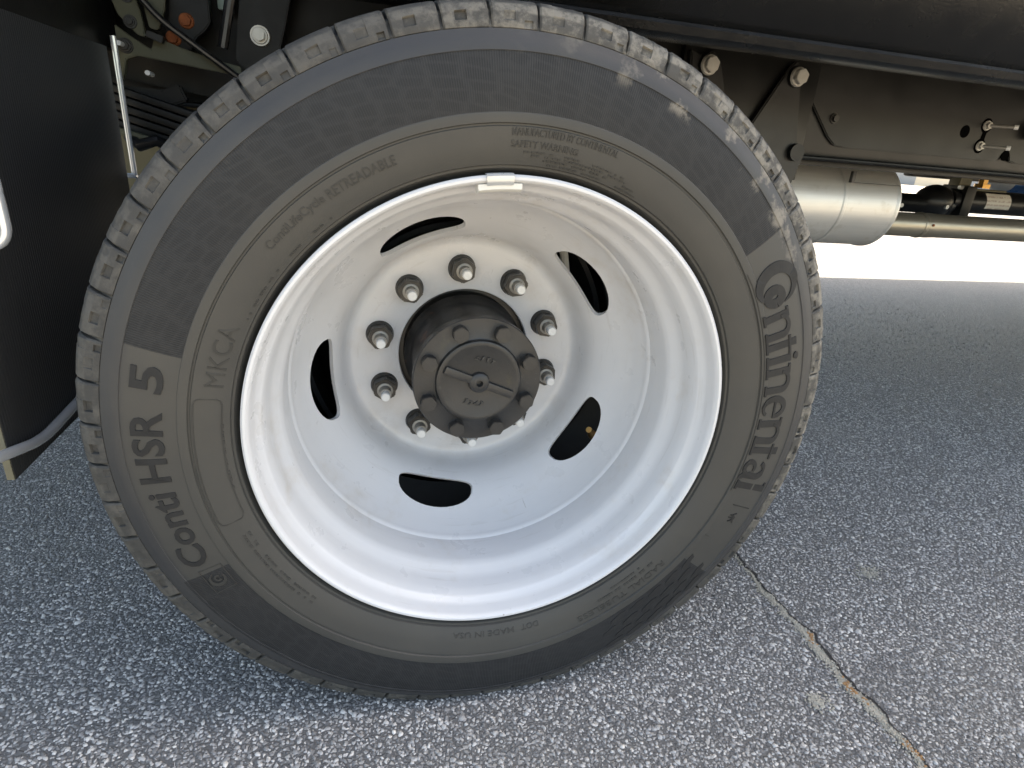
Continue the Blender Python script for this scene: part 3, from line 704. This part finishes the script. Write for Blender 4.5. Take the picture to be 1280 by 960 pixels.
# raised bar across the flange with a centre boss
bm = bmesh.new()
for s_ in (-1, 1): box_bm(bm, (.010 if s_ > 0 else -.056, .1535, -.0062), (.056 if s_ > 0 else -.010, .1610, .0062), .0022)
bmesh.ops.transform(bm, matrix=Matrix.Translation((0, 0, H)) @ Matrix.Rotation(R(22.5), 4, 'Y'), verts=bm.verts)
bm_obj('flange_rib', bm, MAT['capiron'], hub)
v, f = rev([(.1610, .0165), (.1540, .0150), (.1518, .0120), (.1515, .0052), (.1530, .0044), (.1590, .0040), (.1590, .0)], 40)
mesh_obj('centre_boss', v, f, MAT['capiron'], hub)
def cast_marks(a_mid, r_, n, seed):
    q = random.Random(seed); bm = bmesh.new()
    for i in range(n):
        a = a_mid + (i - (n - 1) / 2) * 13; P = Vector(on_wheel(a, r_, .1585))
        box_bm(bm, (-.0034, -.0013, -.0012), (.0034, .0013, .0012), .0006, Matrix.Translation(P) @ Matrix.Rotation(R(a + q.uniform(20, 150)), 4, 'Y'))
        box_bm(bm, (-.0026, -.0011, -.0011), (.0026, .0011, .0011), .0005, Matrix.Translation(P + Vector((.0015, 0, .003))) @ Matrix.Rotation(R(a + q.uniform(-60, 40)), 4, 'Y'))
    bm_obj('cast_mark', bm, MAT['capiron'], hub)
cast_marks(12, .036, 4, 1); cast_marks(192, .036, 4, 2)

# --- behind the wheel: brake drum, inner dual, axle ---------------------------
v, f = rev([(.315, .10), (.318, .185), (.325, .1920), (.345, .2000), (.3480, .2080), (.360, .2085), (.364, .2020), (.40, .2020), (.404, .2110), (.416, .2110), (.42, .2030), (.56, .2030), (.565, .10)], 96)
drum = mesh_obj('brake_drum', v, f, MAT['inner'], truck)
v, f = rev([(.335, .262), (.345, .2640), (.345, .2560), (.42, .2540), (.46, .2560), (.50, .2700), (.54, .2820), (.58, .2980), (.585, .2900), (.54, .2740)], 96)
mesh_obj('inner_rim', v, f, MAT['innerrim'], truck)
it = [(.330, .275), (.318, .310), (.312, .345), (.310, .380), (.314, .410), (.322, .428), (.340, .455), (.375, .4610), (.5, .4625), (.560, .456), (.590, .42), (.596, .36), (.585, .30), (.56, .29)]
v, f = rev(it, 160); mesh_obj('inner_tyre', [(x, y, max(z, .0015)) for x, y, z in v], f, MAT['tread'], truck)
tube('axle_housing', [(0, .55, H), (0, .75, H), (0, .95, H), (0, 1.05, H), (0, 1.15, H), (0, 1.3, H), (0, 1.6, H)], [.085, .07, .075, .16, .18, .16, .075], MAT['oliveaxle'], truck, 24)
tube('valve_stem', [(.226, .250, .305), (.236, .262, .293), (.243, .270, .284), (.262, .285, .262)], [.0055, .0062, .0085, .0085], MAT['brass'], rim, 12)
tube('sunlit_gap_sliver', [(.150, .298, .640), (.1625, .302, .606), (.1695, .306, .578), (.172, .312, .55)], .0072, MAT['white'], truck, 10)  # white tube stands in for a sunlit gap behind the hand hole
v, f = rev([(.57, .08), (.575, .30)], 64); mesh_obj('dust_shield', v, f, MAT['dark'], truck)
# far side dual wheel
for yb in (1.62, 1.98):
    v, f = rev([(yb, .30), (yb - .01, .38), (yb + .03, .455), (yb + .14, .462), (yb + .24, .455), (yb + .27, .38), (yb + .26, .30)], 96)
    mesh_obj('far_tyre', [(x, y, max(z, .0015)) for x, y, z in v], f, MAT['tread'], truck)
    v, f = rev([(yb + .26, .302), (yb + .15, .26), (yb + .02, .29), (yb + .02, .0)], 64); mesh_obj('far_rim', v, f, MAT['innerrim'], truck)

# --- frame rail, plate, spring hanger -------------------------------------------
bm = bmesh.new()
box_bm(bm, (-1.6, .775, .795), (6.5, .783, 1.075), .002); box_bm(bm, (-1.6, .7755, .7945), (6.5, .86, .802), .002); box_bm(bm, (-1.6, .7755, 1.068), (6.5, .86, 1.0755), .002)
rail = bm_obj('frame_rail', bm, MAT['railpaint'], truck); rail['label'] = 'dark frame rail with bolted side plate'
pl = [(.885, 1.060), (.885, 1.010), (.905, .955), (1.005, .850), (1.030, .832), (1.060, .828), (1.560, .828), (1.585, .832), (1.592, .848), (1.600, .858), (1.612, .858), (1.620, .848), (1.628, .832), (1.65, .828), (6.4, .828), (6.4, 1.060)]
plate = prism('side_plate', pl, .765, .7735, MAT['railpaint'], rail, .0025)
box('lower_flange', (-1.6, .7520, .7960), (6.5, .7748, .8035), MAT['railpaint'], rail, .003)
# lower flange fillet: rounded outer edge of the channel
tube('flange_edge', [(-1.6, .7530, .7975), (6.5, .7530, .7975)], .0052, MAT['railpaint'], rail, 10)
box('lower_flange_lip', (-1.6, .800, .7800), (6.5, .850, .7935), MAT['blackpaint'], rail, .003)
b10 = hexbolt_mesh('bolt_large', .030, .014, .022, .005); b8 = hexbolt_mesh('bolt_small', .016, .008, .013, .003)
def disk_bm(x, z, r, y0, y1, name, mat, parent): 
    return lathe_y(name, [(y1 - y0, r * 1.0), (0.001, r), (0, r * .93), (0, 0)], mat, parent, (x, y0, z), 20)
inst('plate_bolt', b8, (1.010, .765, .894), rail, MAT['nut'])
disk_bm(1.437, .896, .0165, .7642, .7660, 'plate_hole_shade', MAT['hole'], rail)
for (x, z) in ((1.505, .916), (1.503, .864)):
    disk_bm(x, z, .019, .7640, .7660, 'slot_washer', MAT['hole'], rail)
    inst('cable_stud', b8, (x, .764, z), rail, MAT['yellowbolt'], R(15))
    tube('stud_pin', [(x, .757, z), (x + .012, .742, z - .001), (x + .035, .715, z - .002)], .0042, MAT['stud'], rail, 8)
    tube('stud_pin_tip', [(x + .0345, .7155, z - .002), (x + .041, .709, z - .002)], .0062, MAT['tip'], rail, 8)
prism('plate_slot_shade', [(1.497, .872), (1.511, .872), (1.513, .908), (1.499, .908)], .7644, .7660, MAT['hole'], rail, 0)
disk_bm(1.606, .846, .014, .7640, .767, 'plate_hole_shade', MAT['hole'], rail)
# cable bracket at the far right of the plate
disk_bm(1.665, .914, .024, .740, .766, 'cable_grommet', MAT['hose'], rail)
# spring hanger: web and two gusset ears
hang = prism('spring_hanger', [(.565, 1.00), (.60, .80), (.64, .70), (.90, .70), (.915, .765), (.925, .800), (.895, .83), (.862, .99), (.845, 1.005), (.828, .99), (.745, .84), (.69, .87), (.645, .985), (.625, 1.003), (.600, .99)], .735, .752, MAT['ear'], truck, .003)
hang['label'] = 'black cast spring hanger with three bolts'
box('hanger_web', (.56, .7535, .74), (.93, .7742, 1.02), MAT['railpaint'], hang, .004)
for (x, z, m_) in ((.612, .972, 'yellowbolt'), (.850, .970, 'yellowbolt')):
    tube('boss', [(x, .752, z), (x, .727, z)], [.026, .0225], MAT['blackpaint'], hang, 24); inst('hanger_bolt', b10, (x, .7275, z), hang, MAT[m_], R(11))
tube('pivot_pin', [(.893, .760, .806), (.893, .722, .806)], [.0215, .0200], MAT['railpaint'], hang, 24)
# gusset webs that stand proud
for (xa, xb) in ((.655, .690), (.815, .780)):
    pass
# thin paint-edge strips below the sill
box('sill_strip', (.55, .735, 1.0205), (.905, .752, 1.0255), MAT['oliveaxle'], truck, .001); box('sill_strip', (.885, .728, 1.0215), (.985, .745, 1.0285), MAT['olive'], truck, .001)

# --- body sill and body --------------------------------------------------------
bm = bmesh.new()
prof = [(.345, .9375), (.312, .9385), (.302, .9430), (.296, .9530), (.298, .9580), (.305, .9610), (.293, .9720), (.262, 1.010), (.222, 1.070), (.190, 1.150), (.190, 1.30), (.34, 1.30), (.40, .95)]
V = []; F = []
for x in (-.25, 7.6):
    for y, z in prof: V.append((x, y, z))
m = len(prof)
for k in range(m): l = (k + 1) % m; F.append((k, l, m + l, m + k))
F.append(tuple(range(m))[::-1]); F.append(tuple(m + k for k in range(m)))
sill = mesh_obj('body_sill', V, F, MAT['sillpaint'], truck, True, 25); sill['label'] = 'glossy black body sill above the frame rail'
prism('sill_seam', [(1.13, .975), (1.137, .975), (1.19, 1.2), (1.183, 1.2)], .195, .2100, MAT['blackpaint'], sill, 0)
box('body_floor', (-2.6, -.02, 1.28), (9.0, 3.43, 1.36), MAT['blackpaint'], truck, .01)
box('cargo_body', (-2.6, -.03, 1.3605), (9.0, 3.45, 3.55), MAT['body'], truck, .02)  # unseen body made wider than a real truck to place its shadow edge
box('far_shadow_skirt', (-2.6, 3.38, 1.02), (9.0, 3.43, 1.279), MAT['blackpaint'], truck, .01)  # unseen, added to set the far edge of the ground shadow
for x in (-.95, .45, 2.9, 4.6): box('floor_crossmember', (x, .40, 1.09), (x + .09, 3.36, 1.279), MAT['blackpaint'], truck, .008)

# --- exhaust ---------------------------------------------------------------------
def xlathe(name, prof, y, z, mat, parent, n=40, sx=1.0):
    V = []; F = []; m = len(prof)
    for i in range(n):
        a = 2 * math.pi * i / n
        for x, r in prof: V.append((x, y + r * math.cos(a), z + r * math.sin(a)))
    for i in range(n):
        j = (i + 1) % n
        for k in range(m - 1): F.append((i * m + k, i * m + k + 1, j * m + k + 1, j * m + k))
    bm = bmesh.new(); me = bpy.data.meshes.new('t'); me.from_pydata(V, [], F); bm.from_mesh(me); bpy.data.meshes.remove(me)
    return bm_obj(name, bm, mat, parent, True, 35)
MY, MZ = 1.10, .672
muf = xlathe('muffler', [(.62, .0), (.62, .128), (1.292, .1300), (1.296, .1335), (1.304, .1335), (1.308, .1300), (1.498, .1300), (1.504, .1345), (1.510, .1345), (1.513, .1300), (1.516, .118), (1.516, .0)], MY, MZ, MAT['steel'], truck, 64)
muf['label'] = 'bare steel cylindrical muffler behind the tyre'
box('muffler_seam', (1.31, .9655, .742), (1.497, .9700, .7445), MAT['innerrim'], muf, .0008)
box('muffler_clamp', (1.294, .9600, .742), (1.306, .9720, .775), MAT['innerrim'], muf, .001)
PZ = .617
pipe = xlathe('exhaust_pipe', [(1.50, .040), (1.742, .0405), (1.744, .0430), (1.752, .0440), (1.758, .0430), (1.760, .0415), (1.785, .0425), (1.83, .0405), (5.5, .0405)], MY, PZ, MAT['pipe'], truck, 40)
tube('pipe_pin', [(1.772, 1.0600, .622), (1.772, 1.0555, .622)], .0045, MAT['rust'], pipe, 8)

# --- driveline bits seen through the gap ---------------------------------------------
dz = .672; dy = 1.36
shaft = xlathe('damper_tube', [(2.14, .0), (2.14, .043), (2.16, .046), (3.9, .046), (3.9, .0)], dy, dz + .026, MAT['hose'], truck, 32)
bl = [(1.70, .018), (1.78, .020)]
x = 1.80
while x < 2.03: bl += [(x, .026), (x + .008, .036), (x + .016, .026)]; x += .0185
bl += [(2.05, .03), (2.10, .042), (2.15, .042)]
bel = xlathe('rubber_bellows', bl, dy, dz + .006, MAT['hose'], truck, 28)
xlathe('bellows_end', [(1.66, .0), (1.66, .028), (1.70, .040), (1.79, .044), (1.80, .030), (1.80, .0)], dy, dz + .006, MAT['hose'], bel, 24)
bm = bmesh.new(); bmesh.ops.create_icosphere(bm, subdivisions=3, radius=.066, matrix=Matrix.Translation((2.075, dy, dz + .016)) @ Matrix.Diagonal((1.15, 1, 1, 1))); bm_obj('ball_joint_boot', bm, MAT['hose'], bel)
box('tube_strap', (2.165, dy - .055, dz - .04), (2.215, dy + .06, dz + .085), MAT['blackpaint'], shaft, .006)
V = []; F = []
for i in range(9):
    a = R(150 + i * 9)
    for x in (2.505, 2.665): V.append((x, dy + .0508 * math.cos(a), dz + .022 + .0508 * math.sin(R(180) - a) * 1.0))
V = []
for i in range(9):
    a = R(128 + i * 10)
    for x in (2.291, 2.420): V.append((x + .006 * (i / 8), dy + .0470 * math.cos(a), dz + .026 + .0470 * math.sin(a)))
    if i: b = (i - 1) * 2; F.append((b, b + 1, b + 3, b + 2))
mesh_obj('sticker', V, F, MAT['sticker'], shaft)
for (x, z) in ((1.855, dz - .002), (2.075, dz + .002)): tube('clamp_screw', [(x, dy - .03, z), (x, dy - .072, z)], .008, MAT['zinc'], bel, 10)
box('link_arm', (2.00, 1.42, .776), (2.62, 1.47, .800), MAT['blackpaint'], truck, .01, None)
vb = box('valve_block', (2.145, 1.33, .755), (2.205, 1.38, .800), MAT['oliveaxle'], truck, .004)
tube('valve_fitting', [(2.285, 1.35, .752), (2.285, 1.35, .768), (2.285, 1.35, .769), (2.285, 1.35, .79)], [.03, .03, .017, .017], MAT['brass'], vb, 6)
tube('valve_fitting', [(2.15, 1.33, .750), (2.19, 1.33, .750)], .008, MAT['zinc'], vb, 10)
box('valve_bracket', (2.21, 1.33, .741), (2.40, 1.39, .749), MAT['oliveaxle'], vb, .002)
tank = xlathe('fluid_tank', [(2.88, .0), (2.90, .05), (2.95, .075), (3.02, .085), (3.8, .085), (3.8, .0)], 1.75, .805, MAT['blue'], truck, 32)
xlathe('tank_cap', [(2.80, .0), (2.805, .035), (2.86, .060), (2.90, .064), (2.915, .06)], 1.75, .800, MAT['white'], tank, 28)

# --- left: leaf spring, hanger plates, hose --------------------------------------------
LY0, LY1 = .60, .68
spring = bpy.data.objects.new('leaf_spring', None); link(spring, truck)
for i in range(5):
    z0 = .8135 - i * .0138; rl = Matrix.Translation((-.557, 0, z0)) @ Matrix.Rotation(R(15.5), 4, 'Y')
    xl = -.42 if i < 4 else -.03
    box('spring_leaf', (xl if i < 3 else xl * .6, LY0, -.0108), (.62, LY1, 0), MAT['dark'], spring, .0022, rl)
bpy.data.objects.remove(spring) if False else None
hp = prism('hanger_plate', [(-.547, .905), (-.530, .893), (-.497, .873), (-.490, .893), (-.448, .880), (-.40, .868), (-.36, .861), (-.36, .846), (-.520, .862), (-.537, .855), (-.5425, .835), (-.548, .822)], .600, .612, MAT['olive'], truck, .0015)
hp['label'] = 'olive grey bracket plate with bolts beside the leaf spring'
prism('upper_plate', [(-.560, 1.10), (-.548, .960), (-.535, .918), (-.510, .891), (-.499, .8895), (-.502, .925), (-.512, .97), (-.52, 1.10)], .585, .597, MAT['olive'], hp, .0015)
prism('upper_plate', [(-.515, 1.05), (-.500, .955), (-.493, .904), (-.480, .902), (-.466, .935), (-.455, 1.05)], .590, .599, MAT['olive'], hp, .0015)
prism('tie_plate', [(-.497, .890), (-.474, .882), (-.470, .892), (-.494, .899)], .576, .590, MAT['blackpaint'], hp, .001)
for (x, z) in ((-.518, .909), (-.519, .945)):
    tube('plate_boss', [(x, .590, z), (x, .583, z)], [.0105, .0098], MAT['leaf'], hp, 18); inst('bracket_bolt', b8, (x, .5835, z), hp, MAT['leaf'], .2, .55)
tube('bolt_washer', [(-.535, .602, .875), (-.535, .597, .875)], [.0120, .0115], MAT['nut'], hp, 20); inst('bracket_bolt', b8, (-.535, .5975, .875), hp, MAT['nut'], .3, .8)
tube('bolt_end', [(-.536, .592, .8755), (-.537, .575, .876)], .0038, MAT['tip'], hp, 10)
# dark web behind with two rusty bolts
web = prism('spring_bracket', [(-.62, .835), (-.33, .800), (-.10, .80), (-.10, 1.25), (-.62, 1.25)], .70, .715, MAT['dark'], truck, .002)
ear = prism('bracket_ear', [(-.478, .900), (-.472, .880), (-.455, .874), (-.440, .880), (-.430, .900), (-.415, .912), (-.405, .925), (-.405, 1.05), (-.450, 1.05), (-.468, .93)], .618, .640, MAT['dark'], web, .002)
for (x, z) in ((-.4650, .8955), (-.4420, .9235)):
    inst('rusty_bolt', b8, (x, .618, z), web, MAT['rust'], .4, .95)
# the second bracket arm with a yellow zinc bolt
arm = prism('bracket_arm', [(-.370, .872), (-.355, .858), (-.318, .858), (-.303, .872), (-.285, .93), (-.255, 1.05), (-.340, 1.05), (-.362, .93)], .618, .636, MAT['dark'], truck, .002)
tube('slot_rim', [(-.388, .612, .888), (-.366, .612, .975), (-.358, .612, 1.03)], .0085, MAT['hose'], arm, 10)
tube('washer', [(-.3265, .620, .9135), (-.3265, .612, .9135)], [.017, .016], MAT['yellowbolt'], arm, 20); inst('bracket_bolt', b8, (-.3265, .6125, .9135), arm, MAT['yellowbolt'], .1, 1.05)
prism('teal_panel', [(-.40, .955), (-.375, .950), (-.365, 1.03), (-.40, 1.03)], .670, .678, plain('teal_plastic', (.16, .24, .22), .4), web, .001)
tube('brake_hose', bend([(-.56, .56, 1.02), (-.500, .565, .950), (-.470, .57, .915), (-.400, .58, .868), (-.30, .60, .80), (-.2, .62, .76)], .02), .0052, MAT['hose'], truck, 10)
# lower shackle with a pin below the spring
sh = prism('shackle', [(-.60, .818), (-.50, .815), (-.47, .826), (-.46, .80), (-.50, .786), (-.60, .80)], .640, .66, MAT['dark'], truck, .003)
tube('pin_end', [(-.513, .645, .838), (-.514, .622, .839)], .0042, MAT['tip'], sh, 8)
box('spring_seat', (-.62, .585, .737), (-.505, .600, .749), MAT['olive'], sh, .005, Matrix.Translation((-.56, 0, .743)) @ Matrix.Rotation(R(14), 4, 'Y') @ Matrix.Translation((.56, 0, -.743)))
tube('spring_clip', [(-.55, .60, .735), (-.53, .58, .722), (-.505, .585, .732), (-.49, .60, .722)], .010, MAT['hose'], sh, 10)
box('equipment_box', (-1.9, .95, .52), (-.62, 1.9, 1.2), MAT['oliveaxle'], truck, .02)
box('rear_crossmember', (-.75, .80, .60), (-.45, 2.4, 1.05), MAT['oliveaxle'], truck, .02)
box('air_tank_bracket', (-1.1, .64, .88), (-.60, .70, 1.28), MAT['blackpaint'], truck, .01)
tube('brown_canister', [(-.76, .70, .95), (-.70, .66, 1.05), (-.68, .66, 1.15)], [.04, .045, .045], MAT['brown'], truck, 20)

# --- mud flap and its rods ------------------------------------------------------------------
flap = box('mud_flap', (-.5585, .0545, .376), (-.5500, .560, .868), MAT['flap'], truck, .0012); flap['label'] = 'ribbed black rubber mud flap'
box('flap_edge', (-.5580, .0525, .377), (-.5505, .0543, .867), MAT['flapedge'], flap, .0006)
box('flap_hanger', (-.66, .02, .8695), (-.56, .66, 1.00), MAT['blackpaint'], truck, .006)
rod = tube('flap_rod', bend([(-.5425, .62, .4230), (-.5425, .108, .3985), (-.5425, -.10, .4560)], .030, 10), .0062, MAT['rod'], truck, 16)
tube('flap_rod', bend([(-.520, .092, 1.0), (-.520, .092, .632), (-.80, .075, .622)], .022, 8), .0056, MAT['rod'], truck, 16)
tube('flap_rod', bend([(-.5435, .575, .885), (-.5435, .575, .672), (-.5435, .62, .664)], .008), .0046, MAT['rod'], truck, 14)
bm = bmesh.new()
tube('rod_eyelet', [(-.556 + .014 * math.cos(t * math.pi / 8), .575 + .012 * math.sin(t * math.pi / 8), .672) for t in range(17)], .0035, MAT['rod'], truck, 8); bm.free()

# ------------------------------------------------------------------ far background seen under the truck
wh = bpy.data.objects.new('warehouse', None); link(wh); wh.location = (60, 70, 0)
tagged(wh, 'pale low warehouse far beyond the lot, seen under the truck', 'building')
def far_box(name, lo, hi, mat, parent):
    o = box(name, Vector(lo) - parent.location, Vector(hi) - parent.location, mat, parent, .02); return o
far_box('wall', (10, 70, 0), (170, 72, 9.0), MAT['wall'], wh)
far_box('roof', (9, 69.4, 9.0), (171, 73, 10.2), MAT['greywall'], wh)
for i in range(9):
    d_ = far_box('dock_door', (20 + i * 16, 69.85, .0), (27 + i * 16, 69.98, 4.6), MAT['greywall'], wh)
road = mesh_obj('road', [(-300, 34, .008), (400, 34, .008), (400, 44, .008), (-300, 44, .008)], [(0, 1, 2, 3)], MAT['asphalt'], smooth=False)
tagged(road, 'far grey road crossing behind the lot', 'road', 'structure')
